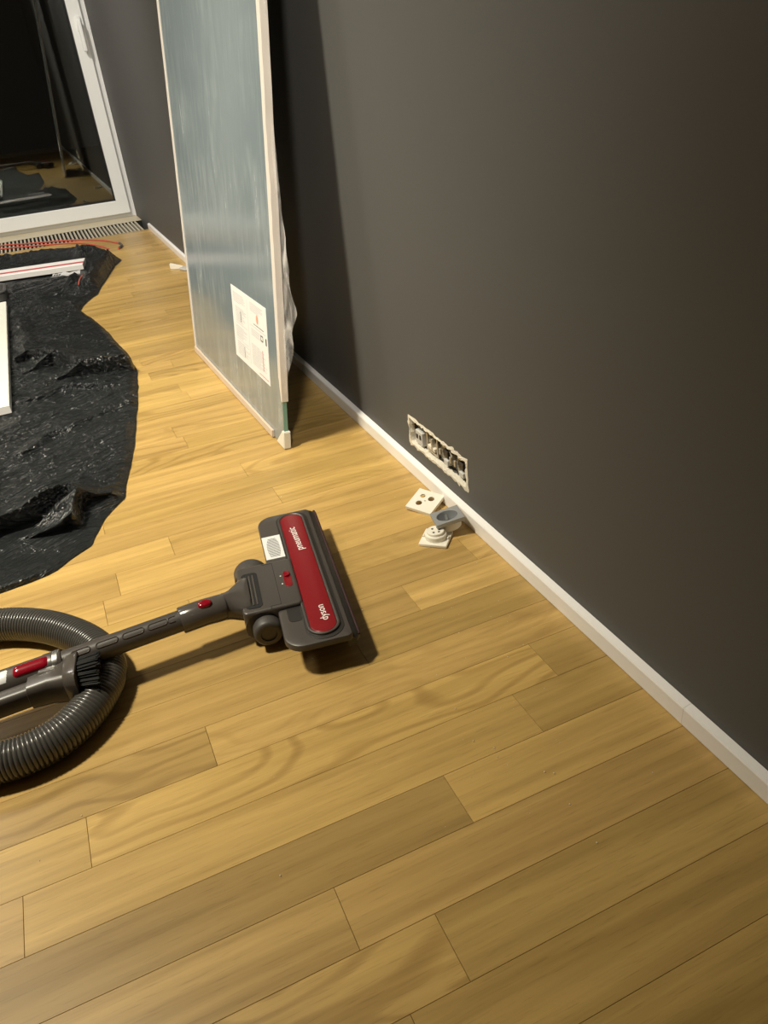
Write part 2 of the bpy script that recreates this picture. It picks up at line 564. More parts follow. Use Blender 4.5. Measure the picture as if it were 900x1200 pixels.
# ------------------------------------------------------------------ terrace door
door = tag(empty('door_1', (0.0, YD, 0.0)), 'white framed glass terrace door, night dark outside', 'door', kind='structure')
DX1, DX0 = XW - 0.001, -1.74
bm = bmesh.new()
box(bm, 0.496, DX1, 0.012, 0.085, 0.001, 2.24, 0.002)        # right jamb
box(bm, DX0, DX0 + 0.05, 0.012, 0.085, 0.001, 2.24, 0.002)
box(bm, DX0 + 0.05, 0.496, 0.012, 0.085, 2.19, 2.24, 0.002)
box(bm, DX0 + 0.05, 0.496, 0.012, 0.085, 0.001, 0.028, 0.002)
fr = obj('outer_frame', bm, M['upvc_shaded'], door)
bm = bmesh.new(); box(bm, 0.5185, DX1, 0.0, 0.012, 0.001, 2.24, 0.0015)
obj('cover_strip', bm, M['upvc'], door)
def bar(name, x0, x1, z0, z1):
    bm = bmesh.new(); box(bm, x0, x1, -0.012, 0.055, z0, z1, 0.004)
    return obj(name, bm, M['upvc'], door)
bar('sash_stile', 0.430, 0.495, 0.024, 2.195)
bar('sash_stile', -0.62, -0.555, 0.024, 2.195)
bar('sash_rail', -0.555, 0.430, 0.024, 0.098)
bar('sash_rail', -0.555, 0.430, 2.12, 2.195)
bar('sash_stile', -0.695, -0.63, 0.024, 2.195)
bar('sash_stile', DX0 + 0.05, DX0 + 0.115, 0.024, 2.195)
bar('sash_rail', DX0 + 0.115, -0.695, 0.024, 0.098)
bar('sash_rail', DX0 + 0.115, -0.695, 2.12, 2.195)
for x0, x1 in ((-0.555, 0.430), (DX0 + 0.115, -0.695)):
    bm = bmesh.new()
    g = 0.006
    for a in ((x0, x0 + g, 0.098, 2.12), (x1 - g, x1, 0.098, 2.12), (x0, x1, 0.098, 0.098 + g), (x0, x1, 2.12 - g, 2.12)):
        box(bm, a[0], a[1], -0.004, 0.006, a[2], a[3])
    obj('glazing_seal', bm, M['rubber'], door)
    for y in (0.0075, 0.026):
        bm = bmesh.new(); box(bm, x0 + 0.001, x1 - 0.001, y, y + 0.004, 0.099, 2.119)
        obj('glass_pane', bm, M['glass'], door)
# handle on the right stile
h = empty('handle', (0.470, -0.012, 0.955), 0, door)
bm = bmesh.new(); rprism(bm, -0.014, 0.014, -0.034, 0.034, 0, 0.010, 0.008, 0.003)
bmesh.ops.rotate(bm, verts=bm.verts, cent=(0, 0, 0), matrix=Matrix.Rotation(math.pi / 2, 3, 'X'))
obj('rosette', bm, M['upvc'], h, 40)
bm = bmesh.new()
tube(bm, [(0, -0.008, 0.004), (0, -0.040, 0.004)], 0.009, 14)
rprism(bm, -0.010, 0.010, -0.125, 0.016, 0.030, 0.046, 0.008, 0.005)
for v in bm.verts:
    pass
vs = [v for v in bm.verts][28:]
bmesh.ops.rotate(bm, verts=vs, cent=(0, 0, 0), matrix=Matrix.Rotation(math.pi / 2, 3, 'X'))
obj('lever', bm, M['upvc'], h, 40)

bm = bmesh.new(); box(bm, XL, XW, 4.752, YD + 0.10, -0.06, 0.0008, 0.0)
tag(obj('trim_1', bm, M['beige']), 'pale beige threshold strip below the glass door', 'threshold', kind='structure')
bm = bmesh.new(); box(bm, -6, 4, YD + 0.12, 12.0, -0.12, -0.06)
tag(obj('terrace_floor', bm, M['terrace']), 'dark terrace paving outside the glass door at night', 'terrace', kind='structure')

# convector grille set in the floor in front of the door
gr = tag(empty('floor_grille', (0, YF, 0)), 'slatted heating grille set into the floor before the glass door', 'grille')
bm = bmesh.new()
box(bm, XL, XW, 0.0, 0.332, -0.075, -0.062)
box(bm, XL, XW, 0.0, 0.004, -0.062, -0.0005)
box(bm, XL, XW, 0.328, 0.332, -0.062, -0.0005)
obj('trench', bm, M['black'], gr)
bm = bmesh.new(); box(bm, -0.0045, 0.0045, 0.005, 0.327, -0.016, -0.0005, 0.001)
s0 = obj('slat', bm, M['slat'], gr)
s0.location.x = 0.4875
for i in range(1, 78):
    c = s0.copy(); COL.objects.link(c); c.parent = gr; c.location.x = 0.4875 - 0.0197 * i
bm = bmesh.new(); 
for yy in (0.08, 0.25):
    box(bm, XL, 0.50, yy, yy + 0.006, -0.022, -0.0165)
obj('spacer_rod', bm, M['vac_dark'], gr)

# ------------------------------------------------------------------ leaning wrapped glass panel
B0 = Vector((0.3076, 2.2047, 0.0015))
bx_ = Vector((0.0352, -0.9994, 0)).normalized()
bz_ = Vector((0.1098, 0.0039, 0.9939)); bz_ = (bz_ - bx_ * bz_.dot(bx_)).normalized()
by_ = bz_.cross(bx_)
panel = tag(empty('glass_panel'), 'tall film-wrapped grey glass panel leaning against the dark wall', 'panel')
panel.matrix_world = Matrix(((bx_.x, by_.x, bz_.x, B0.x), (bx_.y, by_.y, bz_.y, B0.y), (bx_.z, by_.z, bz_.z, B0.z), (0, 0, 0, 1)))
PW, PH, PT = 0.776, 1.60, 0.011
bm = bmesh.new(); box(bm, 0.004, PW - 0.002, 0.001, PT - 0.001, 0.0005, PH - 0.002, 0.0008)
obj('glass_sheet', bm, M['film_glass'], panel)
bm = bmesh.new(); box(bm, PW - 0.004, PW - 0.0012, 0.0015, PT - 0.0015, 0.036, 0.16)
obj('bare_edge', bm, M['glass_edge'], panel)
# padded tape down the near edge and thin tape down the far edge
bm = bmesh.new()
loops = []
for i in range(60):
    z = 0.105 + (PH - 0.105) * i / 59
    w = 0.0025 * noise.noise((z * 9, 3.1, 0)) + 0.0015 * noise.noise((z * 40, 1.1, 0))
    tpr = sstep(0, 0.06, z - 0.10)
    a = PW - 0.010 * tpr - 0.002 + w * 0.5
    b_ = PW + 0.003 + 0.003 * tpr + w
    loops.append([(a, -0.0012, z), (b_, -0.0012 + w * 0.4, z), (b_ + 0.0005, PT + 0.001, z), (a, PT + 0.001, z)])
loft(bm, loops)
obj('edge_tape', bm, M['tape'], panel, 50)
bm = bmesh.new()
loops = []
for i in range(50):
    z = 0.012 + (PH - 0.012) * i / 49
    w = 0.0015 * noise.noise((z * 12, 7.1, 0))
    loops.append([(-0.003 + w, -0.001, z), (0.009 + w, -0.001, z), (0.009, PT + 0.0006, z), (-0.003 + w, PT + 0.0006, z)])
loft(bm, loops)
obj('edge_tape', bm, M['tape'], panel, 50)
bm = bmesh.new(); box(bm, 0.004, 0.706, -0.0045, 0.0008, 0.0012, 0.017, 0.0006)
obj('cardboard_strip', bm, M['card'], panel)
# white corner protector: a triangle wrapped over the near bottom corner
bm = bmesh.new()
tri = [(0.728, 0.0008), (0.779, 0.0008), (0.779, 0.038), (0.770, 0.040)]
loft(bm, [[(x, -0.0022, z) for x, z in tri], [(x, PT + 0.0022, z) for x, z in tri]])
bmesh.ops.bevel(bm, geom=bm.edges[:], offset=0.0012, segments=2, affect='EDGES')
obj('corner_protector', bm, M['protector'], panel, 40)
# loose clear film standing off behind the near edge
bm = bmesh.new()
NR, NCc = 70, 8
g = []
prof_f = [(0.100, 0.002), (0.13, 0.012), (0.18, 0.024), (0.24, 0.040), (0.29, 0.046), (0.35, 0.036), (0.45, 0.026), (0.60, 0.016), (0.85, 0.010), (1.1, 0.006)]
def film_w(z):
    for (za, wa), (zb, wb_) in zip(prof_f, prof_f[1:]):
        if z <= zb: return wa + (wb_ - wa) * max(0, (z - za)) / (zb - za)
    return prof_f[-1][1]
for i in range(NR):
    z = 0.10 + 1.0 * (i / (NR - 1)) ** 1.4
    wdt = film_w(z) * (1 + 0.25 * noise.noise((z * 22, 0, 4)))
    row = []
    for j in range(NCc):
        s_ = j / (NCc - 1)
        row.append(bm.verts.new((PW - 0.004 + wdt * s_ * 0.9 + 0.003 * noise.noise((z * 30, s_ * 3, 1)),
                                 PT * 0.3 + wdt * 0.45 * s_ + 0.006 * math.sin(s_ * 6) * noise.noise((z * 16, s_ * 2, 8)), z)))
    g.append(row)
for i in range(NR - 1):
    for j in range(NCc - 1):
        bm.faces.new((g[i][j], g[i + 1][j], g[i + 1][j + 1], g[i][j + 1]))
fo = obj('loose_film', bm, M['film'], panel, 60)
# printed sheet stuck on the face
bm = bmesh.new()
box(bm, 0.448, 0.702, 0.0003, 0.0009, 0.114, 0.278)
sh = obj('instruction_sheet', bm, M['paper'], panel)
def prints(name, rects, m_):
    bm = bmesh.new()
    for x0, x1, z0, z1 in rects:
        vs = [bm.verts.new(p) for p in ((x0, 0.00015, z0), (x1, 0.00015, z0), (x1, 0.00015, z1), (x0, 0.00015, z1))]
        bm.faces.new(vs)
    o_ = obj(name, bm, m_, sh)
    o_['kind'] = 'stuff'
    return o_
rp = random.Random(5)
grey = []
for (x0, x1, z0, z1) in ((0.462, 0.555, 0.245, 0.266), (0.475, 0.560, 0.203, 0.236), (0.468, 0.560, 0.166, 0.192), (0.472, 0.566, 0.126, 0.156),
                         (0.590, 0.680, 0.252, 0.268), (0.590, 0.688, 0.196, 0.212), (0.585, 0.690, 0.132, 0.178)):
    z = z1
    while z > z0:
        L = rp.uniform(0.55, 1.0)
        grey.append((x0, x0 + (x1 - x0) * L, z - 0.0011, z))
        z -= 0.0032
grey += [(0.569, 0.5705, 0.125, 0.268), (0.470, 0.560, 0.1985, 0.1995), (0.470, 0.560, 0.161, 0.162), (0.585, 0.692, 0.2185, 0.2195)]
prints('print', grey, M['ink_grey'])
prints('print', [(0.512, 0.516, 0.206, 0.230), (0.524, 0.527, 0.128, 0.152), (0.688, 0.6955, 0.198, 0.213), (0.655, 0.672, 0.200, 0.2025), (0.655, 0.672, 0.210, 0.2125), (0.655, 0.6575, 0.2025, 0.210), (0.6695, 0.672, 0.2025, 0.210), (0.610, 0.680, 0.2245, 0.226)], M['ink_dark'])
bm = bmesh.new()
vs = [bm.verts.new((0.638 + 0.008 * math.cos(a * math.pi / 6), 0.00012, 0.240 + 0.010 * math.sin(a * math.pi / 6))) for a in range(12)]
bm.faces.new(vs)
obj('print', bm, M['ink_orange'], sh)
prints('print', [(0.660, 0.666, 0.135, 0.180), (0.630, 0.694, 0.121, 0.1235)], M['ink_pink'])

# ------------------------------------------------------------------ opened wall outlet
out = tag(empty('wall_outlet', (XW, (HY0 + HY1) / 2, 0)), 'opened four-gang socket recess with ragged plaster rim in the grey wall', 'outlet')
oy = (HY0 + HY1) / 2
rp = random.Random(21)
bm = bmesh.new()
N = 44
def peri(t, gx):
    # walk round the rectangle grown by gx
    y0, y1, z0, z1 = HY0 - gx, HY1 + gx, HZ0 - gx, HZ1 + gx
    Ly, Lz = y1 - y0, z1 - z0
    d = (t % 1.0) * 2 * (Ly + Lz)
    if d < Ly: return (y0 + d, z0)
    d -= Ly
    if d < Lz: return (y1, z0 + d)
    d -= Lz
    if d < Ly: return (y1 - d, z1)
    d -= Ly
    return (y0, z1 - d)
ts = sorted(set([i / 88 for i in range(88)]))
inner, outer, innerb, outerb = [], [], [], []
for t_ in ts:
    gi = -0.0008 + rp.uniform(-0.0028, 0.0012)
    go = 0.0030 + rp.uniform(-0.0015, 0.0020) + (0.003 if rp.random() < 0.10 else 0)
    yi, zi = peri(t_, gi); yo_, zo = peri(t_, go)
    px = -0.0008 - rp.uniform(0, 0.0012)
    inner.append((px, yi - oy, zi)); outer.append((-0.0004, yo_ - oy, zo))
    innerb.append((0.010, yi - oy, zi)); outerb.append((0.0, yo_ - oy, zo))
loft(bm, [outerb, outer, inner, innerb], False, False)
obj('plaster_rim', bm, M['plaster'], out)
bm = bmesh.new(); box(bm, 0.017, 0.020, HY0 - oy + 0.001, HY1 - oy - 0.001, HZ0 + 0.001, HZ1 - 0.001)
obj('back_plate', bm, M['dusty'], out)
zc = (HZ0 + HZ1) / 2
def rotx(bm, verts):   # lathe axis z -> facing -x
    bmesh.ops.rotate(bm, verts=verts, cent=(0, 0, 0), matrix=Matrix.Rotation(-math.pi / 2, 3, 'Y'))
def data_insert(y):
    e = empty('socket_insert', (0.0, y, zc), 0, out)
    bm = bmesh.new(); box(bm, 0.004, 0.024, -0.018, 0.010, -0.022, 0.006, 0.0015)
    obj('grey_module', bm, M['grey_module'], e)
    for yy, zz in ((-0.010, -0.005), (0.003, -0.006)):
        bm = bmesh.new(); box(bm, 0.0028, 0.0045, yy - 0.003, yy + 0.003, zz - 0.004, zz + 0.004)
        obj('port', bm, M['dark_hole'], e)
    bm = bmesh.new(); box(bm, 0.010, 0.025, -0.022, 0.022, 0.008, 0.022, 0.002)
    obj('cable_bundle', bm, M['dusty'], e)
def bracket_insert(y):
    e = empty('socket_insert', (0.0, y, zc), 0, out)
    bm = bmesh.new()
    for a in ((-0.022, 0.022, 0.016, 0.020), (-0.022, 0.022, -0.020, -0.016), (-0.022, -0.018, -0.016, 0.016), (0.018, 0.022, -0.016, 0.016)):
        box(bm, 0.006, 0.008, *a)
    box(bm, 0.008, 0.012, -0.014, 0.016, -0.002, 0.002)
    box(bm, 0.003, 0.014, -0.006, -0.002, -0.012, 0.012, 0.0008)
    obj('metal_bracket', bm, M['zinc'], e)
    bm = bmesh.new(); box(bm, 0.004, 0.018, -0.013, 0.014, -0.013, -0.005, 0.001)
    obj('terminal_block', bm, M['plaster'], e)
    bm = bmesh.new(); box(bm, 0.010, 0.022, -0.012, 0.014, 0.003, 0.014, 0.002)
    obj('module', bm, M['dark_hole'], e)
def schuko_insert(y):
    e = empty('socket_insert', (0.0, y, zc), 0, out)
    bm = bmesh.new()
    lathe(bm, [(0.0195, -0.024), (0.0195, -0.008), (0.0175, -0.006), (0.0155, -0.008), (0.0150, -0.020), (0.0004, -0.020)], 24)
    rotx(bm, bm.verts)
    for v in bm.verts: v.co.x = abs(v.co.x)
    obj('socket_cup', bm, M['dusty'], e, 40)
    bm = bmesh.new(); box(bm, 0.005, 0.018, -0.007, 0.007, -0.004, 0.010, 0.0012)
    obj('contact_block', bm, M['vac_dark'], e)
    bm = bmesh.new(); box(bm, 0.003, 0.012, -0.010, 0.004, -0.017, -0.006, 0.0015)
    obj('earth_clip', bm, M['grey_module'], e)
    bm = bmesh.new()
    box(bm, 0.003, 0.006, -0.022, -0.017, -0.006, 0.006, 0.0006); box(bm, 0.003, 0.006, 0.017, 0.022, -0.006, 0.006, 0.0006)
    box(bm, 0.002, 0.006, -0.005, 0.005, 0.017, 0.022, 0.0006)
    obj('metal_claw', bm, M['zinc'], e)
data_insert(0.083); bracket_insert(0.029); schuko_insert(-0.026); schuko_insert(-0.081)

# ------------------------------------------------------------------ socket covers on the floor
def euler_obj(name, loc, rot, label, cat):
    o = tag(empty(name, loc), label, cat, 'socket covers lying by the baseboard')
    o.rotation_euler = rot
    return o
# 1: ivory antenna cover with three openings
PS = 0.0255
def holed_plate(bm, s, th, holes, seg=16):
    # plate made of a fan grid around circular holes: cells each containing at most one hole
    def cell(x0, x1, y0, y1, hole):
        if hole is None:
            for z, fl in ((th, 1), (0.0, -1)):
                vs = [bm.verts.new(p) for p in ((x0, y0, z), (x1, y0, z), (x1, y1, z), (x0, y1, z))]
                bm.faces.new(vs[::fl])
            return
        cx, cy, r = hole
        rim, sq = [], []
        for k in range(seg):
            a = 2 * math.pi * (k + 0.5) / seg
            dx, dy = math.cos(a), math.sin(a)
            tx = ((x1 - cx) / dx if dx > 0 else (x0 - cx) / dx) if abs(dx) > 1e-9 else 1e9
            ty = ((y1 - cy) / dy if dy > 0 else (y0 - cy) / dy) if abs(dy) > 1e-9 else 1e9
            tt = min(tx, ty)
            rim.append((cx + r * dx, cy + r * dy)); sq.append((cx + tt * dx, cy + tt * dy))
        corners = [(x1, y1), (x0, y1), (x0, y0), (x1, y0)]
        for z in (th, 0.0):
            vr = [bm.verts.new((*p, z)) for p in rim]; vq = [bm.verts.new((*p, z)) for p in sq]
            for k in range(seg):
                j = (k + 1) % seg
                loop = [vr[k], vq[k]]
                on = lambda p: (abs(p[0] - x0) < 1e-7, abs(p[0] - x1) < 1e-7, abs(p[1] - y0) < 1e-7, abs(p[1] - y1) < 1e-7)
                if not any(a and b for a, b in zip(on(sq[k]), on(sq[j]))):
                    mid = ((sq[k][0] + sq[j][0]) / 2, (sq[k][1] + sq[j][1]) / 2)
                    cnr = min(corners, key=lambda c: (c[0] - mid[0]) ** 2 + (c[1] - mid[1]) ** 2)
                    loop.append(bm.verts.new((*cnr, z)))
                loop += [vq[j], vr[j]]
                bm.faces.new(loop)
        vt = [bm.verts.new((*p, th)) for p in rim]; vb = [bm.verts.new((*p, 0.0)) for p in rim]
        for k in range(seg):
            j = (k + 1) % seg
            bm.faces.new((vt[k], vt[j], vb[j], vb[k]))
    for c in holes: cell(*c)
    ring = [(-s, -s), (s, -s), (s, s), (-s, s)]
    vt = [bm.verts.new((*p, th)) for p in ring]; vb = [bm.verts.new((*p, -0.004)) for p in ring]
    vi = [bm.verts.new((p[0] * 0.93, p[1] * 0.93, -0.004)) for p in ring]; vj = [bm.verts.new((p[0] * 0.93, p[1] * 0.93, 0.0)) for p in ring]
    for k in range(4):
        j = (k + 1) % 4
        bm.faces.new((vt[k], vt[j], vb[j], vb[k])); bm.faces.new((vb[k], vb[j], vi[j], vi[k])); bm.faces.new((vi[k], vi[j], vj[j], vj[k]))
p1 = euler_obj('antenna_cover_plate', (0.4815, 1.0605, 0.0105), (math.radians(4), math.radians(-12), math.radians(32)), 'ivory cover plate with three round openings, nearest the opened outlet', 'cover plate')
bm = bmesh.new()
s = PS
holed_plate(bm, s, 0.0022, [(-s, 0, 0, s, (-0.0085, 0.0075, 0.0058)), (0, s, 0, s, (0.010, 0.010, 0.0048)),
                            (0, s, -s, 0, (0.0085, -0.0080, 0.0058)), (-s, 0, -s, 0, None)])
bmesh.ops.remove_doubles(bm, verts=bm.verts, dist=1e-6)
obj('plate', bm, M['plate_white'], p1, 30)
bm = bmesh.new(); lathe(bm, [(0.0014, 0.0015), (0.0014, 0.0027), (0.0003, 0.0027)], 10)
obj('screw', bm, M['zinc'], p1)
# 2: silver socket cover with its round well hanging below
p2 = euler_obj('socket_cover_plate', (0.4800, 0.9720, 0.0270), (math.radians(-6), math.radians(-9), math.radians(-12)), 'silver grey socket cover with deep round well, propped against the baseboard', 'cover plate')
s = 0.0245
bm = bmesh.new()
holed_plate(bm, s, 0.0024, [(-s, s, -s, s, (0, 0, 0.0185))], 32)
bmesh.ops.remove_doubles(bm, verts=bm.verts, dist=1e-6)
obj('plate', bm, M['plate_silver'], p2, 30)
bm = bmesh.new()
lathe(bm, [(0.0186, 0.0022), (0.0178, 0.0018), (0.0172, -0.016), (0.0003, -0.0165)], 32, 0, 0, False)
obj('well', bm, M['plate_silver'], p2, 40)
bm = bmesh.new()
lathe(bm, [(0.0203, 0.0), (0.0200, -0.0185), (0.0003, -0.0190)], 32, 0, 0, False)
obj('well_shell', bm, M['plate_white'], p2, 40)
for sx in (-1, 1):
    bm = bmesh.new(); lathe(bm, [(0.0025, -0.0168), (0.0025, -0.0155), (0.0003, -0.0155)], 12, 0.0095 * sx, -0.001)
    obj('pin_hole', bm, M['dark_hole'], p2)
for y0_ in (-0.0172, 0.0150):
    bm = bmesh.new(); box(bm, -0.002, 0.002, y0_, y0_ + 0.0022, -0.014, -0.004)
    obj('earth_contact', bm, M['steel'], p2)
# 3: ivory socket cover lying face down, boss up
p3 = euler_obj('socket_cover_plate', (0.4490, 0.9560, 0.0010), (0, 0, math.radians(-42)), 'ivory socket cover lying face down with its round boss upwards', 'cover plate')
bm = bmesh.new()
s = 0.0235
rprism(bm, -s, s, -s, s, 0.0, 0.0045, 0.0015, 0.0008, 2, 1)
obj('plate', bm, M['plate_white'], p3, 30)
bm = bmesh.new()
lathe(bm, [(0.0185, 0.0043), (0.0182, 0.0120), (0.0170, 0.0135), (0.0150, 0.0140), (0.0145, 0.0175), (0.0135, 0.0185), (0.0003, 0.0185)], 32)
obj('boss', bm, M['plate_white'], p3, 30)
for x, y in ((-0.006, 0.002), (0.006, 0.003), (0.001, 0.008), (-0.001, -0.008), (0.007, -0.004)):
    bm = bmesh.new(); lathe(bm, [(0.0020, 0.0183), (0.0020, 0.0188), (0.0003, 0.0188)], 10, x, y)
    obj('hole', bm, M['dark_hole'], p3)
for x0_ in (0.0195, -0.0220):
    bm = bmesh.new(); box(bm, x0_, x0_ + 0.0025, -0.004, 0.004, 0.0045, 0.0075, 0.0005)
    obj('snap_hook', bm, M['plate_white'], p3)

# ------------------------------------------------------------------ vacuum cleaner head, wand and hose
TH = math.radians(9)
OV = Vector((0.2, 0.9, 0.0))
vac = tag(empty('vacuum_cleaner', OV, -TH), 'dark grey vacuum cleaner floor head with red strip, wand and ribbed hose', 'vacuum cleaner')
def w2l(x, y, z):
    dx, dy = x - OV.x, y - OV.y
    return (dx * math.cos(TH) - dy * math.sin(TH), dx * math.sin(TH) + dy * math.cos(TH), z)
VA, VB = -0.150, 0.196          # head extent along its length
hd = empty('floor_head', (0, 0, 0), 0, vac)
bm = bmesh.new()
# top shell: rounded at the back corners, tighter at the front
def shell_loop(i, z, fx=0.0):
    pts = []
    x0, x1, y0, y1 = -0.043 + i, 0.046 - i + fx, VA + i, VB - i
    for cx, cy, a0, r in ((x1, y1, 0, 0.008), (x0, y1, 90, 0.026), (x0, y0, 180, 0.026), (x1, y0, 270, 0.008)):
        r = max(0.002, r - i)
        ox = -r if a0 in (0, 270) else r
        oyv = -r if a0 in (0, 90) else r
        for k in range(8):
            a = math.radians(a0 + 90 * k / 7)
            pts.append((cx + ox + r * math.cos(a), cy + oyv + r * math.sin(a), z))
    return pts
loft(bm, [shell_loop(0.003, 0.041), shell_loop(0, 0.0425), shell_loop(0, 0.048), shell_loop(0.0012, 0.0508), shell_loop(0.004, 0.052), shell_loop(0.02, 0.0525)])
obj('top_shell', bm, M['vac'], hd, 35)
bm = bmesh.new()
rprism(bm, -0.026, 0.050, VA + 0.050, VB - 0.016, 0.003, 0.0415, 0.012, 0.002)
obj('sole_body', bm, M['vac_dark'], hd, 35)  # dark colour paints in the shade under the top shell
# front bumper sloping away
bm = bmesh.new()
prof = [(0.044, 0.0490), (0.050, 0.0470), (0.0555, 0.0420), (0.0565, 0.036), (0.054, 0.032), (0.044, 0.032)]
loops = []
for v_, ins in ((VA + 0.004, 0.006), (VA + 0.012, 0.0), (VB - 0.004, 0), (VB + 0.002, 0.004)):
    loops.append([(u_ - ins, v_, z_ - ins * 0.3) for u_, z_ in prof])
loft(bm, loops)
obj('front_bumper', bm, M['vac_dark'], hd, 40)
bm = bmesh.new()
tube(bm, [(0.0545, VA + 0.010, 0.0415), (0.0545, VA + 0.016, 0.0415), (0.0550, VB - 0.004, 0.0415), (0.0545, VB + 0.003, 0.0410)], [0.0015, 0.0026, 0.0028, 0.0024], 10)
obj('felt_strip', bm, M['maroon'], hd, 50)
bm = bmesh.new()
rprism(bm, -0.020, 0.045, VA + 0.060, VB - 0.03, 0.0005, 0.004, 0.006)
obj('brush_bar_cover', bm, M['maroon'], hd)
# stadium channel, raised ring and red insert, tilted a touch like the shell
RX0, RX1, RY0, RY1 = -0.0060, 0.0300, -0.136, 0.180
bm = bmesh.new()
rprism(bm, RX0 - 0.007, RX1 + 0.009, RY0 - 0.010, RY1 + 0.010, 0.0515, 0.0530, 0.024, 0.0006, 10)
obj('channel', bm, M['vac_dark'], hd, 40)
bm = bmesh.new()
outl = rrect(RX0 - 0.0045, RX1 + 0.0045, RY0 - 0.0045, RY1 + 0.0045, 0.0225, 0.0520, 10)
outt = rrect(RX0 - 0.0040, RX1 + 0.0040, RY0 - 0.0040, RY1 + 0.0040, 0.0220, 0.0560, 10)
mid = rrect(RX0 - 0.0022, RX1 + 0.0022, RY0 - 0.0022, RY1 + 0.0022, 0.0202, 0.0566, 10)
inn = rrect(RX0 - 0.0002, RX1 + 0.0002, RY0 - 0.0002, RY1 + 0.0002, 0.0182, 0.0555, 10)
inb = rrect(RX0 - 0.0002, RX1 + 0.0002, RY0 - 0.0002, RY1 + 0.0002, 0.0182, 0.0520, 10)
loft(bm, [outl, outt, mid, inn, inb], False, False)
obj('ring', bm, M['vac'], hd, 40)
bm = bmesh.new()
rprism(bm, RX0, RX1, RY0, RY1, 0.0525, 0.0556, 0.018, 0.0012, 10)
ri = obj('red_strip', bm, M['red'], hd, 40)
ri['label'] = 'crimson strip with white lettering'
# white lettering, reads towards the far end
def letter_mtx(u0, v0, skew):
    return Matrix.Translation((u0, v0, 0.0558)) @ Matrix.Rotation(math.pi / 2 + skew, 4, 'Z')
text_mesh('lettering', 'pneumatic', 0.0170, M['white_print'], hd, letter_mtx(0.0175, 0.068, math.radians(3)))
text_mesh('lettering', 'dyson', 0.0150, M['white_print'], hd, letter_mtx(0.0205, -0.113, math.radians(2)))
# type label on the shell
bm = bmesh.new(); box(bm, -0.0415, -0.0115, 0.064, 0.130, 0.0515, 0.0530)
lb = obj('type_label', bm, M['silver_label'], hd)
bm = bmesh.new()
for i in range(15):
    y_ = 0.070 + i * 0.0036
    w_ = 0.010 * math.sqrt(max(0.1, 1 - ((i - 6.5) / 9.5) ** 2))
    box(bm, -0.0265 - w_, -0.0265 + w_, y_, y_ + 0.0013, 0.0529, 0.0532)
obj('label_print', bm, M['tray'], hd)['kind'] = 'stuff'
bm = bmesh.new(); rprism(bm, -0.031, -0.011, -0.098, -0.056, 0.0515, 0.0529, 0.008, 0, 5)
obj('window_recess', bm, M['vac_dark'], hd, 40)
# swivel carriage behind the head
ca = empty('swivel_carriage', (0, 0, 0), 0, vac)
bm = bmesh.new()
rprism(bm, -0.090, -0.006, -0.066, 0.050, 0.020, 0.0590, 0.007, 0.004, 5, 3)
obj('carriage_body', bm, M['vac'], ca, 35)
bm = bmesh.new()
for a in ((-0.0360, -0.0354, -0.060, 0.044), (-0.050, -0.0354, 0.0436, 0.0442), (-0.050, -0.0354, -0.0602, -0.0596), (-0.0504, -0.0498, 0.0436, 0.049), (-0.0504, -0.0498, -0.065, -0.0596)):
    box(bm, a[0], a[1], a[2], a[3], 0.0586, 0.0592)
obj('panel_gap', bm, M['black'], ca)
bm = bmesh.new(); rprism(bm, -0.0045, 0.0002, -0.068, 0.056, 0.0515, 0.0545, 0.002)
obj('edge_gap', bm, M['black'], ca)
bm = bmesh.new(); rprism(bm, -0.084, -0.0605, -0.057, 0.030, 0.0570, 0.0597, 0.007, 0, 5)
obj('pivot_slot', bm, M['black'], ca, 40)
for k, x in enumerate((-0.0725, -0.0672)):
    bm = bmesh.new(); tube(bm, [(x, -0.050, 0.0592), (x, 0.022, 0.0592)], 0.0016, 10)
    obj('pivot_rib', bm, M['vac_gloss'], ca, 60)
bm = bmesh.new(); rprism(bm, -0.0240, -0.0130, -0.024, 0.014, 0.0584, 0.0594, 0.0055, 0.0003, 6)
sw = obj('slide_switch', bm, M['red'], ca, 40)
bm = bmesh.new(); rprism(bm, -0.0232, -0.0138, 0.000, 0.0125, 0.0590, 0.0622, 0.0045, 0.001, 5)
obj('switch_thumb', bm, M['red_gloss'], ca, 40)
bm = bmesh.new()
for x, y in ((-0.0275, 0.006), (-0.0275, -0.014)):
    lathe(bm, [(0.0011, 0.0588), (0.0011, 0.0592), (0.0002, 0.0592)], 8, x, y)
obj('switch_mark', bm, M['white_print'], ca)
# wheels
def wheel(v0, v1, uc, zc_, r):
    bm = bmesh.new()
    sg = 1 if v1 > v0 else -1
    prof = [(r * 0.90, v0), (r, v0 + 0.002 * sg), (r, v1 - 0.005 * sg), (r * 0.93, v1 - 0.0015 * sg), (r * 0.80, v1), (r * 0.55, v1), (r * 0.5, v1 - 0.002 * sg), (0.0005, v1 - 0.002 * sg)]
    loops = [[(uc + rr_ * math.cos(2 * math.pi * k / 32), vv, zc_ + rr_ * math.sin(2 * math.pi * k / 32)) for k in range(32)] for rr_, vv in prof]
    loft(bm, loops)
    obj('wheel', bm, M['wheel'], ca, 40)
wheel(0.052, 0.082, -0.0690, 0.0270, 0.0262)
wheel(-0.064, -0.084, -0.0610, 0.0300, 0.0205)
for v_ in (0.050, -0.064):
    bm = bmesh.new()
    tube(bm, [(-0.066, v_ - 0.002, 0.033), (-0.066, v_ + 0.003, 0.033)], 0.0240, 28)
    obj('wheel_hub', bm, M['vac'], ca, 40)
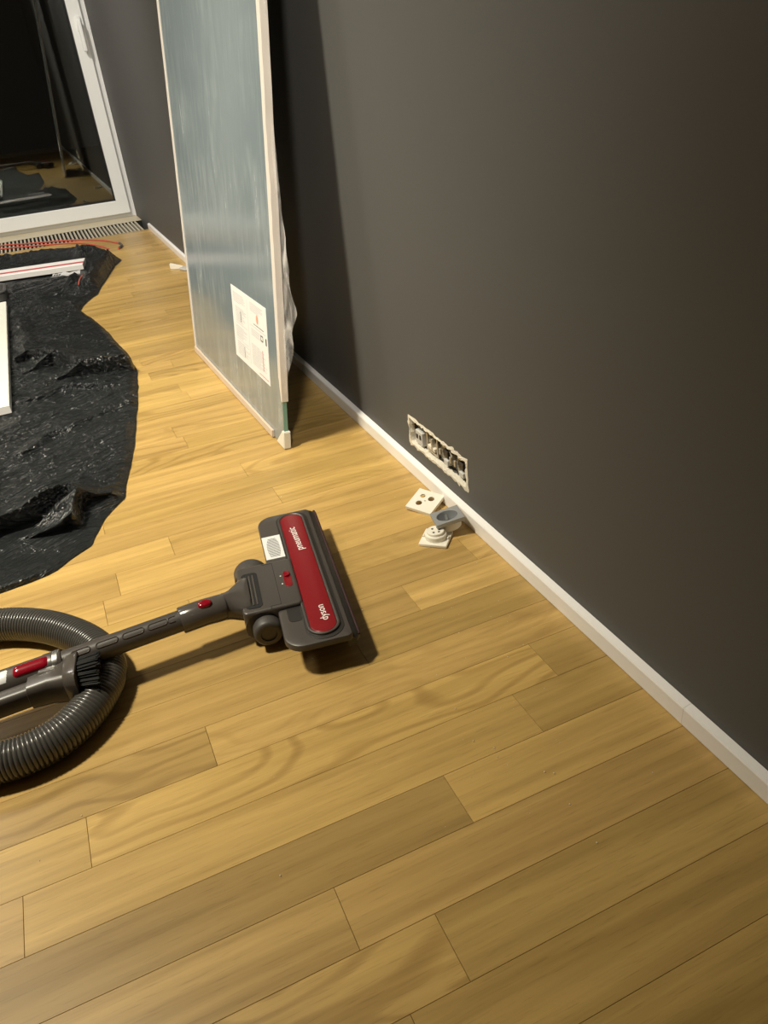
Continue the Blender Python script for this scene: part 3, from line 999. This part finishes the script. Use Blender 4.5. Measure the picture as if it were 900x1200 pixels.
# neck: broad yoke narrowing to the round coupling
def wl(u_):    # wand axis
    return (-0.036 + 0.205 * (u_ + 0.12))
bm = bmesh.new()
loops = []
def ell(u_, vc, ry, rz, zc_, sq):
    pts = []
    for k in range(28):
        a = 2 * math.pi * k / 28
        c_, s_ = math.cos(a), math.sin(a)
        e_ = 2 / sq
        pts.append((u_ + 0.0, vc + ry * math.copysign(abs(c_) ** e_, c_), zc_ + rz * math.copysign(abs(s_) ** e_, s_)))
    return pts
for u_, vc, ry, rz, zc_, sq in ((-0.0755, -0.013, 0.0390, 0.015, 0.0475, 3.5), (-0.0775, -0.0135, 0.0410, 0.0165, 0.0475, 3.5), (-0.084, -0.015, 0.0400, 0.0175, 0.0480, 3.2), (-0.090, -0.018, 0.0350, 0.0185, 0.0490, 3.0),
                               (-0.097, -0.0225, 0.0285, 0.0193, 0.0505, 2.6), (-0.104, -0.028, 0.0222, 0.0195, 0.053, 2.2), (-0.109, -0.0315, 0.0198, 0.0195, 0.0553, 2.0), (-0.114, -0.034, 0.0192, 0.0192, 0.0572, 2)):
    loops.append(ell(u_, vc, ry, rz, zc_, sq))
loft(bm, loops)
obj('neck', bm, M['vac_gloss'], vac, 50)
WZ = 0.060
def wp(u_, z=WZ): return (u_, wl(u_), z)
bm = bmesh.new()
tube(bm, [wp(-0.113, 0.0575), wp(-0.1145, 0.0577), wp(-0.125, 0.0585), wp(-0.140), wp(-0.172), wp(-0.1735)], [0.0182, 0.0190, 0.0190, 0.0188, 0.0188, 0.0178], 32)
cp = obj('coupling', bm, M['vac_gloss'], vac, 40)
# red release button
bm = bmesh.new()
for k in range(1):
    lp = []
    for s_, zz in ((1.0, -0.002), (1.0, 0.0012), (0.85, 0.0024), (0.5, 0.0030)):
        lp.append([(0.0095 * s_ * math.copysign(abs(math.cos(a)) ** 0.75, math.cos(a)), 0.0058 * s_ * math.copysign(abs(math.sin(a)) ** 0.75, math.sin(a)), zz) for a in [2 * math.pi * i / 24 for i in range(24)]])
    loft(bm, lp)
tilt = math.radians(18)
ang = math.atan(0.205)
mtx = Matrix.Translation((-0.137, wl(-0.137) - 0.0195 * math.sin(tilt), 0.0598 + 0.0188 * math.cos(tilt))) @ Matrix.Rotation(ang, 4, 'Z') @ Matrix.Rotation(tilt, 4, 'X')
bmesh.ops.transform(bm, verts=bm.verts, matrix=mtx)
obj('release_button', bm, M['red_gloss'], cp, 60)
# slim wand
bm = bmesh.new()
tube(bm, [wp(-0.170), wp(-0.25), wp(-0.335)], 0.0150, 32)
wd = obj('wand', bm, M['vac'], vac, 40)
def stadium(bm, uc, half, tl, r=0.0009, open_end=False):
    pts = []
    hw = 0.0038
    for k in range(9):
        a = -math.pi / 2 + math.pi * k / 8
        pts.append((half + hw * math.cos(a), hw * math.sin(a)))
    if not open_end:
        for k in range(9):
            a = math.pi / 2 + math.pi * k / 8
            pts.append((-half + hw * math.cos(a), hw * math.sin(a)))
    else:
        pts = [(-x, y) for x, y in pts][::-1]
        pts = [(half, -hw)] + pts[::-1] + [(half, hw)] if False else [(half, hw)] + pts + [(half, -hw)]
    res = []
    for x, y in pts:
        a = tl + y / 0.0152
        u_ = uc + x
        res.append((u_, wl(u_) - 0.0152 * math.sin(a), WZ + 0.0152 * math.cos(a)))
    if not open_end: res.append(res[0])
    tube(bm, res, r, 6, cap=True)
for uc, hf, op in ((-0.300, 0.008, False), (-0.267, 0.010, False), (-0.2335, 0.010, False), (-0.2015, 0.009, False), (-0.1815, 0.003, True)):
    bm = bmesh.new(); stadium(bm, uc, hf, math.radians(32), 0.0009, op)
    obj('groove_rim', bm, M['vac_gloss'], wd, 60)
# outer wand section with label, red catch and end ring
bm = bmesh.new()
tube(bm, [wp(-0.325), wp(-0.327), wp(-0.345), wp(-0.346), wp(-0.60), wp(-0.95)], [0.0172, 0.0185, 0.0185, 0.0178, 0.0178, 0.0178], 32)
ow = obj('outer_wand', bm, M['vac'], vac, 40)
def patch(name, u0, u1, a0, a1, r0, r1, m_, parent, round_=False):
    bm = bmesh.new()
    nu, na = 14, 8
    top = [[None] * (na + 1) for _ in range(nu + 1)]
    for i in range(nu + 1):
        for j in range(na + 1):
            fu = i / nu; fa = j / na
            u_ = u0 + (u1 - u0) * fu
            if round_:
                w = 1 - max(0, abs(fu - 0.5) * 2 - 0.8) / 0.2 * 0.45
                fa = 0.5 + (fa - 0.5) * w
            a = a0 + (a1 - a0) * fa
            edge = min(min(fu, 1 - fu) * 12, min(j / na, 1 - j / na) * 5, 1.0)
            r = r0 + (r1 - r0) * math.sqrt(max(0.0, edge))
            top[i][j] = bm.verts.new((u_, wl(u_) - r * math.sin(a), WZ + r * math.cos(a)))
    for i in range(nu):
        for j in range(na):
            bm.faces.new((top[i][j], top[i + 1][j], top[i + 1][j + 1], top[i][j + 1]))
    return obj(name, bm, m_, parent, 60)
patch('red_catch', -0.381, -0.3375, math.radians(-6), math.radians(52), 0.0172, 0.0200, M['red_gloss'], ow, True)
patch('rating_label', -0.425, -0.386, math.radians(-8), math.radians(62), 0.0176, 0.0181, M['silver_label'], ow)
patch('end_ring', -0.3345, -0.3270, math.radians(-80), math.radians(70), 0.0184, 0.0192, M['steel'], ow)
# dusting brush clipped to the near side of the wand
br = empty('brush_tool', (0, 0, 0), 0, vac)
bm = bmesh.new()
def secq(u_, dv, hv, hz, zc_, lean=0.0):
    vc = wl(u_) + dv
    return [(u_ + lean * (z_ / max(hz, 1e-6)), vc + y_, zc_ + z_) for y_, z_, *_ in [(p[0], p[1]) for p in rrect(-hv, hv, -hz, hz, min(hv, hz) * 0.55, 0, 4)]]
loft(bm, [secq(-0.52, -0.022, 0.0125, 0.013, 0.048), secq(-0.517, -0.022, 0.0145, 0.015, 0.048), secq(-0.40, -0.022, 0.0145, 0.015, 0.048), secq(-0.366, -0.022, 0.0145, 0.015, 0.048),
          secq(-0.364, -0.023, 0.0175, 0.018, 0.050), secq(-0.340, -0.024, 0.0190, 0.020, 0.050), secq(-0.320, -0.026, 0.0250, 0.022, 0.050), secq(-0.3185, -0.026, 0.0240, 0.021, 0.050)])
obj('tool_body', bm, M['vac'], br, 40)
bm = bmesh.new()
loft(bm, [secq(-0.3195, -0.026, 0.0260, 0.0235, 0.050), secq(-0.3180, -0.026, 0.0275, 0.0245, 0.050), secq(-0.3045, -0.028, 0.0310, 0.0255, 0.050), secq(-0.3035, -0.028, 0.0290, 0.0245, 0.050)])
obj('brush_collar', bm, M['vac_gloss'], br, 40)
bm = bmesh.new()
rp = random.Random(3)
for k in range(420):
    a = 2 * math.pi * rp.random(); rr_ = math.sqrt(rp.random())
    y_ = 0.027 * rr_ * math.cos(a); z_ = 0.023 * rr_ * math.sin(a)
    u0 = -0.304
    L = 0.026 + rp.uniform(-0.002, 0.002)
    p0 = Vector((u0, wl(u0) - 0.028 + y_, 0.050 + z_))
    p1_ = Vector((u0 + L, wl(u0) - 0.028 + y_ * 1.22 + rp.uniform(-.0008, .0008), 0.050 + z_ * 1.12 + rp.uniform(-.0008, .0008)))
    if p1_.z < 0.022: p1_.z = 0.022
    tube(bm, [p0, p1_], [0.0012, 0.0007], 4)
o = obj('bristles', bm, M['bristle'], br)
o['kind'] = 'stuff'
bm = bmesh.new()
box(bm, -0.352, -0.330, wl(-0.341) - 0.022, wl(-0.341) - 0.010, 0.0675, 0.0715, 0.0015)
obj('tool_clip', bm, M['steel'], br)
# ribbed hose
HP = [(-0.80, 0.80, 0.060), (-0.72, 0.90, 0.028), (-0.56, 1.03, 0.0265), (-0.40, 1.070, 0.0265), (-0.30, 1.071, 0.0265), (-0.222, 1.0575, 0.0265), (-0.163, 1.021, 0.0265), (-0.1187, 0.9715, 0.0255), (-0.0936, 0.9258, 0.0240),
      (-0.0862, 0.8860, 0.0235), (-0.0925, 0.8490, 0.0255), (-0.1150, 0.8100, 0.0265), (-0.1480, 0.7810, 0.0265), (-0.1840, 0.7690, 0.0265), (-0.2221, 0.7700, 0.0265), (-0.30, 0.785, 0.0265), (-0.45, 0.79, 0.0265), (-0.66, 0.72, 0.0265), (-0.9, 0.62, 0.0265)]
path = catmull([w2l(*p) for p in HP], 0.0012)
prof_h = [0.0246, 0.0250, 0.0246, 0.0222]
bm = bmesh.new()
tube(bm, path, [prof_h[i % 4] for i in range(len(path))], 26)
obj('hose', bm, M['hose'], vac, 60)

# ------------------------------------------------------------------ black plastic sheet
edge_r = [(1.10, -0.60), (1.15, -0.42), (1.175, -0.32), (1.190, -0.23), (1.198, -0.165), (1.208, -0.140), (1.234, -0.113), (1.259, -0.077), (1.306, -0.059), (1.340, -0.046), (1.374, -0.027), (1.403, -0.002),
          (1.493, 0.016), (1.611, 0.045), (1.752, 0.071), (1.915, 0.098), (2.146, 0.131), (2.24, 0.129), (2.32, 0.127), (2.424, 0.115), (2.615, 0.097), (2.785, 0.073), (2.937, 0.043),
          (3.00, 0.055), (3.078, 0.086), (3.148, 0.124), (3.373, 0.181), (3.612, 0.244), (3.715, 0.286), (3.80, 0.276), (3.949, 0.250), (4.05, 0.215), (4.143, 0.164), (4.20, 0.10), (4.235, 0.03), (4.25, -0.10), (4.255, -0.25)]
def xr_at(y):
    if y <= edge_r[0][0]: return edge_r[0][1]
    for (ya, xa), (yb, xb_) in zip(edge_r, edge_r[1:]):
        if y <= yb: return xa + (xb_ - xa) * (y - ya) / (yb - ya)
    return edge_r[-1][1]
# folds: polyline, height, width on the near side, width on the far side
folds = [
    ([(-0.32, 1.37), (-0.20, 1.40), (-0.15, 1.425), (-0.10, 1.44), (-0.075, 1.41), (-0.10, 1.34)], 0.048, 0.012, 0.10),
    ([(-0.60, 1.30), (-0.32, 1.37)], 0.046, 0.014, 0.10),
    ([(-0.13, 2.42), (-0.06, 2.33), (0.02, 2.20), (0.12, 2.15)], 0.050, 0.014, 0.13),
    ([(-0.16, 2.9), (-0.15, 2.6), (-0.14, 2.42)], 0.026, 0.03, 0.04),
    ([(-0.16, 3.05), (-0.06, 2.98), (0.05, 2.95)], 0.020, 0.03, 0.05),
    ([(0.10, 3.25), (0.16, 3.45), (0.24, 3.70)], 0.050, 0.06, 0.06),
    ([(0.05, 3.30), (0.12, 3.60), (0.13, 3.95)], 0.045, 0.05, 0.05),
    ([(-0.6, 4.08), (-0.2, 4.10), (0.0, 4.05), (0.2, 3.92)], 0.035, 0.07, 0.06),
    ([(-0.10, 3.15), (0.0, 3.20), (0.10, 3.15)], 0.020, 0.04, 0.04),
    ([(-0.18, 1.72), (-0.05, 1.83), (0.06, 1.88)], 0.012, 0.012, 0.05),
    ([(-0.16, 2.06), (-0.05, 2.10), (0.04, 2.05)], 0.014, 0.015, 0.05),
]
fseg = []
for pl, hh_, wn, wf in folds:
    for a, b in zip(pl, pl[1:]):
        fseg.append((a, b, hh_, wn, wf))
def fold_h(x, y):
    best = 0.0
    ovh = 0.0
    for (ax, ay), (bx2, by2), hh_, wn, wf in fseg:
        dx, dy = bx2 - ax, by2 - ay
        L2 = dx * dx + dy * dy
        t_ = max(0.0, min(1.0, ((x - ax) * dx + (y - ay) * dy) / L2))
        qx, qy = x - ax - dx * t_, y - ay - dy * t_
        d = math.sqrt(qx * qx + qy * qy)
        w = wn if qy < 0 else wf
        if d < w:
            f_ = 1 - d / w
            if wn < 0.016: ovh = max(ovh, f_ * hh_)
            v = hh_ * (f_ * f_ * (1.6 - 0.6 * f_))
            if v > best: best = v
    return best, ovh
NY, NX = 460, 170
calmv = []
bm = bmesh.new()
grid = []
for i in range(NY):
    y = 1.10 + (4.255 - 1.10) * i / (NY - 1)
    xr = xr_at(y) + 0.003 * noise.noise((y * 11, 0.3, 2))
    xl = -1.15 + 0.05 * noise.noise((y * 3, 5, 1))
    row = []
    for j in range(NX):
        s_ = 1 - (1 - j / (NX - 1)) ** 1.0
        s_ = j / (NX - 1)
        s_ = s_ ** 0.62
        x = xl + (xr - xl) * s_
        de = min(xr - x, (y - 1.10) * 0.6 + 0.0, (4.255 - y) * 0.7)
        e_ = sstep(0.0, 0.022, de)
        e2 = sstep(0.0, 0.010, de)
        n1 = noise.noise((x * 7 + 3 * y, y * 11, 0.0))
        xq, yq = 0.866 * x + 0.5 * y, -0.5 * x + 0.866 * y
        n2 = abs(noise.noise((xq * 7, yq * 30, 4.0)))
        n3 = abs(noise.noise((xq * 11, yq * 60, 9.0)))
        calm = 0.25 + 0.75 * sstep(1.33, 1.44, y + 0.25 * (x + 0.1))
        h_ = 0.0045 + 0.004 * n1 + calm * (0.011 * (0.45 - n2) + 0.005 * (0.4 - n3))
        h_ = max(0.0015, h_)
        fh, ov = fold_h(x + 0.02 * noise.noise((x * 12, y * 12, 6)), y + 0.025 * noise.noise((x * 10, y * 10, 16)))
        h_ = h_ + fh * (1 + 0.3 * noise.noise((x * 8, y * 8, 3)))
        if x < -0.185 and 1.97 < y < 3.19:
            h_ = min(h_, 0.0095); ov = 0.0
        if x < -0.18 and 3.24 < y < 3.48:
            h_ = min(h_, 0.0075); ov = 0.0
        if x < 0.14 and 3.38 < y < 3.80:
            h_ = min(h_, 0.014)
        z = 0.0022 + e_ * h_ + 0.0018 * e2
        calmv.append(calm)
        row.append(bm.verts.new((x + 0.002 * noise.noise((x * 30, y * 30, 11)), y - 0.75 * ov * e_, z)))
    grid.append(row)
for i in range(NY - 1):
    for j in range(NX - 1):
        bm.faces.new((grid[i][j], grid[i][j + 1], grid[i + 1][j + 1], grid[i + 1][j]))
sheet = obj('plastic_sheet', bm, M['poly'], None, 75)
ca_ = sheet.data.attributes.new('crumple', 'FLOAT', 'POINT')
ca_.data.foreach_set('value', calmv)
tag(sheet, 'crumpled black plastic sheet spread on the floor at left', 'plastic sheet')

# ------------------------------------------------------------------ things lying on the sheet
wbd = tag(empty('white_board', (-0.21, 2.0, 0.0145)), 'flat white board lying on the black sheet at the left edge', 'board')
bm = bmesh.new(); box(bm, -0.72, 0.012, 0.0, 1.16, 0.0, 0.020, 0.0012)
obj('board_core', bm, M['white_board'], wbd)
bm = bmesh.new(); box(bm, -0.72, 0.0128, -0.0008, 0.0, 0.0004, 0.0196); box(bm, 0.012, 0.0128, 0.0, 1.16, 0.0004, 0.0196)
obj('edge_band', bm, M['carton'], wbd)

ct = tag(empty('carton_strip', (0.122, 3.62, 0.019), math.radians(-9.5)), 'long white carton strip with a red stripe on the black sheet', 'carton')
bm = bmesh.new(); box(bm, -1.05, 0.0, -0.055, 0.075, 0.0, 0.022, 0.0015)
obj('carton_body', bm, M['carton'], ct)
bm = bmesh.new(); box(bm, -1.05, 0.0, -0.022, 0.004, 0.0216, 0.0225)
obj('red_stripe', bm, M['stripe_red'], ct)
bm = bmesh.new()
g = []
for i in range(16):
    row = []
    for j in range(5):
        row.append(bm.verts.new((-0.62 + 0.28 * i / 15, -0.055 - 0.055 * j / 4 * (1 - (i / 15) ** 2), 0.014 - 0.012 * j / 4 + 0.004 * noise.noise((i * .4, j * .5, 2)))))
    g.append(row)
for i in range(15):
    for j in range(4):
        bm.faces.new((g[i][j], g[i + 1][j], g[i + 1][j + 1], g[i][j + 1]))
bmesh.ops.solidify(bm, geom=bm.faces[:], thickness=0.001)
obj('torn_flap', bm, M['grey_module'], ct, 40)

bm = bmesh.new()
g = []
for i in range(20):
    row = []
    for j in range(7):
        x = -0.055 + 0.11 * i / 19
        y = -0.028 + 0.056 * j / 6 + 0.006 * noise.noise((i * .9, j * .2, 1))
        row.append(bm.verts.new((x, y, 0.012 + 0.008 * noise.noise((x * 50, y * 40, 2)) + 0.20 * abs(y))))
    g.append(row)
for i in range(19):
    for j in range(6):
        bm.faces.new((g[i][j], g[i + 1][j], g[i + 1][j + 1], g[i][j + 1]))
bmesh.ops.solidify(bm, geom=bm.faces[:], thickness=0.0006)
pp = tag(empty('paper_scrap', (0.035, 3.435, 0.022), math.radians(-12)), 'crumpled white printed paper scrap below the carton strip', 'paper')
obj('paper', bm, M['paper'], pp, 60)
for k in range(3):
    bm = bmesh.new(); box(bm, -0.045 + k * 0.010, -0.039 + k * 0.010, -0.02, 0.004, 0.0185, 0.0195)
    obj('print', bm, M['ink_dark'], pp)

tr = tag(empty('plastic_tray', (-0.33, 3.36, 0.012)), 'dark grey plastic tray with rounded rim at the left edge', 'tray')
bm = bmesh.new()
o1 = rrect(-0.16, 0.135, -0.085, 0.085, 0.035, 0.0, 6); o2 = rrect(-0.16, 0.135, -0.085, 0.085, 0.035, 0.030, 6)
i2 = rrect(-0.15, 0.125, -0.075, 0.075, 0.027, 0.030, 6); i1 = rrect(-0.15, 0.125, -0.075, 0.075, 0.027, 0.004, 6)
loft(bm, [o1, o2, i2, i1])
obj('tray_body', bm, M['tray'], tr, 40)
rim = [(x, y, 0.031) for x, y, z in rrect(-0.157, 0.132, -0.082, 0.082, 0.032, 0, 6)]
bm = bmesh.new(); tube(bm, rim + [rim[0]], 0.006, 8)
obj('tray_rim', bm, M['tray'], tr, 60)

# red cable
cab = tag(empty('red_cable', (0, 0, 0)), 'thin coral red cable looping over the floor grille', 'cable')
CP = [(-1.2, 4.70, 0.0046), (-0.6, 4.69, 0.0046), (-0.227, 4.633, 0.0046), (-0.101, 4.565, 0.0046), (0.024, 4.500, 0.0046), (0.120, 4.44, 0.0046), (0.186, 4.378, 0.0046), (0.255, 4.29, 0.0046), (0.300, 4.19, 0.0046), (0.330, 4.10, 0.0046), (0.327, 4.03, 0.0046), (0.300, 3.975, 0.0046)]
bm = bmesh.new(); tube(bm, catmull(CP, 0.012), 0.0036, 8)
obj('cable_run', bm, M['cable'], cab, 60)
CP = [(-1.2, 4.56, 0.0046), (-0.6, 4.56, 0.0046), (-0.227, 4.526, 0.0046), (-0.103, 4.474, 0.0046), (0.06, 4.392, 0.0046), (0.150, 4.31, 0.0046), (0.20, 4.22, 0.0046), (0.243, 4.10, 0.0046), (0.262, 4.02, 0.0046)]
bm = bmesh.new(); tube(bm, catmull(CP, 0.012), 0.0036, 8)
obj('cable_run', bm, M['cable'], cab, 60)
CP = [(0.325, 4.115, 0.0062), (0.328, 4.04, 0.0066), (0.310, 3.99, 0.0062)]
bm = bmesh.new(); tube(bm, catmull(CP, 0.008), 0.0056, 8)
obj('dark_bend', bm, M['tray'], cab, 60)  # wider dark tube laid over the bend of the cable
bm = bmesh.new(); tube(bm, catmull([(0.066, 3.21, 0.036), (0.078, 3.27, 0.043), (0.094, 3.33, 0.044)], 0.01), 0.0022, 8)
tag(obj('cable_offcut', bm, M['cable'], None, 60), 'short red cable offcut lying on the black sheet', 'cable')

# small white cable clip by the far end of the panel
cl = tag(empty('cable_clip', (0.470, 3.33, 0.0), math.radians(20)), 'small white plastic clip on the floor behind the leaning panel', 'clip')
bm = bmesh.new()
loft(bm, [[(-0.022, 0.030, 0.001), (-0.010, 0.042, 0.001), (0.012, -0.018, 0.001), (0.004, -0.024, 0.001)],
          [(-0.022, 0.030, 0.020), (-0.010, 0.042, 0.022), (0.012, -0.018, 0.012), (0.004, -0.024, 0.010)]])
obj('clip_body', bm, M['plate_white'], cl)
bm = bmesh.new(); box(bm, -0.012, 0.016, -0.075, -0.024, 0.001, 0.010, 0.002)
obj('clip_tail', bm, M['grey_module'], cl)
bm = bmesh.new(); lathe(bm, [(0.006, 0.0005), (0.006, 0.010), (0.0004, 0.010)], 10, 0.004, -0.082)
obj('pin', bm, M['dark_hole'], cl)

# fine plaster crumbs scattered over the boards
bm = bmesh.new()
rp = random.Random(9)
spots = [(0.30, 0.62, 0.22, 26), (0.42, 0.80, 0.20, 22), (0.0, 0.75, 0.25, 10), (0.40, 1.10, 0.15, 10), (0.1, 2.9, 0.15, 3), (0.25, 0.50, 0.15, 14)]
for cx, cy, sp, n in spots:
    for k in range(n):
        x, y = cx + rp.gauss(0, sp * 0.5), cy + rp.gauss(0, sp * 0.5)
        if x > XB - 0.005: continue
        r = rp.choice((0.0005, 0.0006, 0.0007, 0.0010))
        vs = [bm.verts.new((x + r * dx, y + r * dy, max(0.0002, r * dz + r))) for dx, dy, dz in ((1, 0, 0), (-1, 0.3, 0), (0.1, 1, 0), (0, -1, 0), (0, 0, 1), (0, 0, -0.9))]
        for a, b, c in ((0, 2, 4), (2, 1, 4), (1, 3, 4), (3, 0, 4), (2, 0, 5), (1, 2, 5), (3, 1, 5), (0, 3, 5)):
            bm.faces.new((vs[a], vs[b], vs[c]))
tag(obj('plaster_crumbs', bm, M['dust']), 'fine pale plaster crumbs scattered over the floor boards', 'crumbs', kind='stuff')
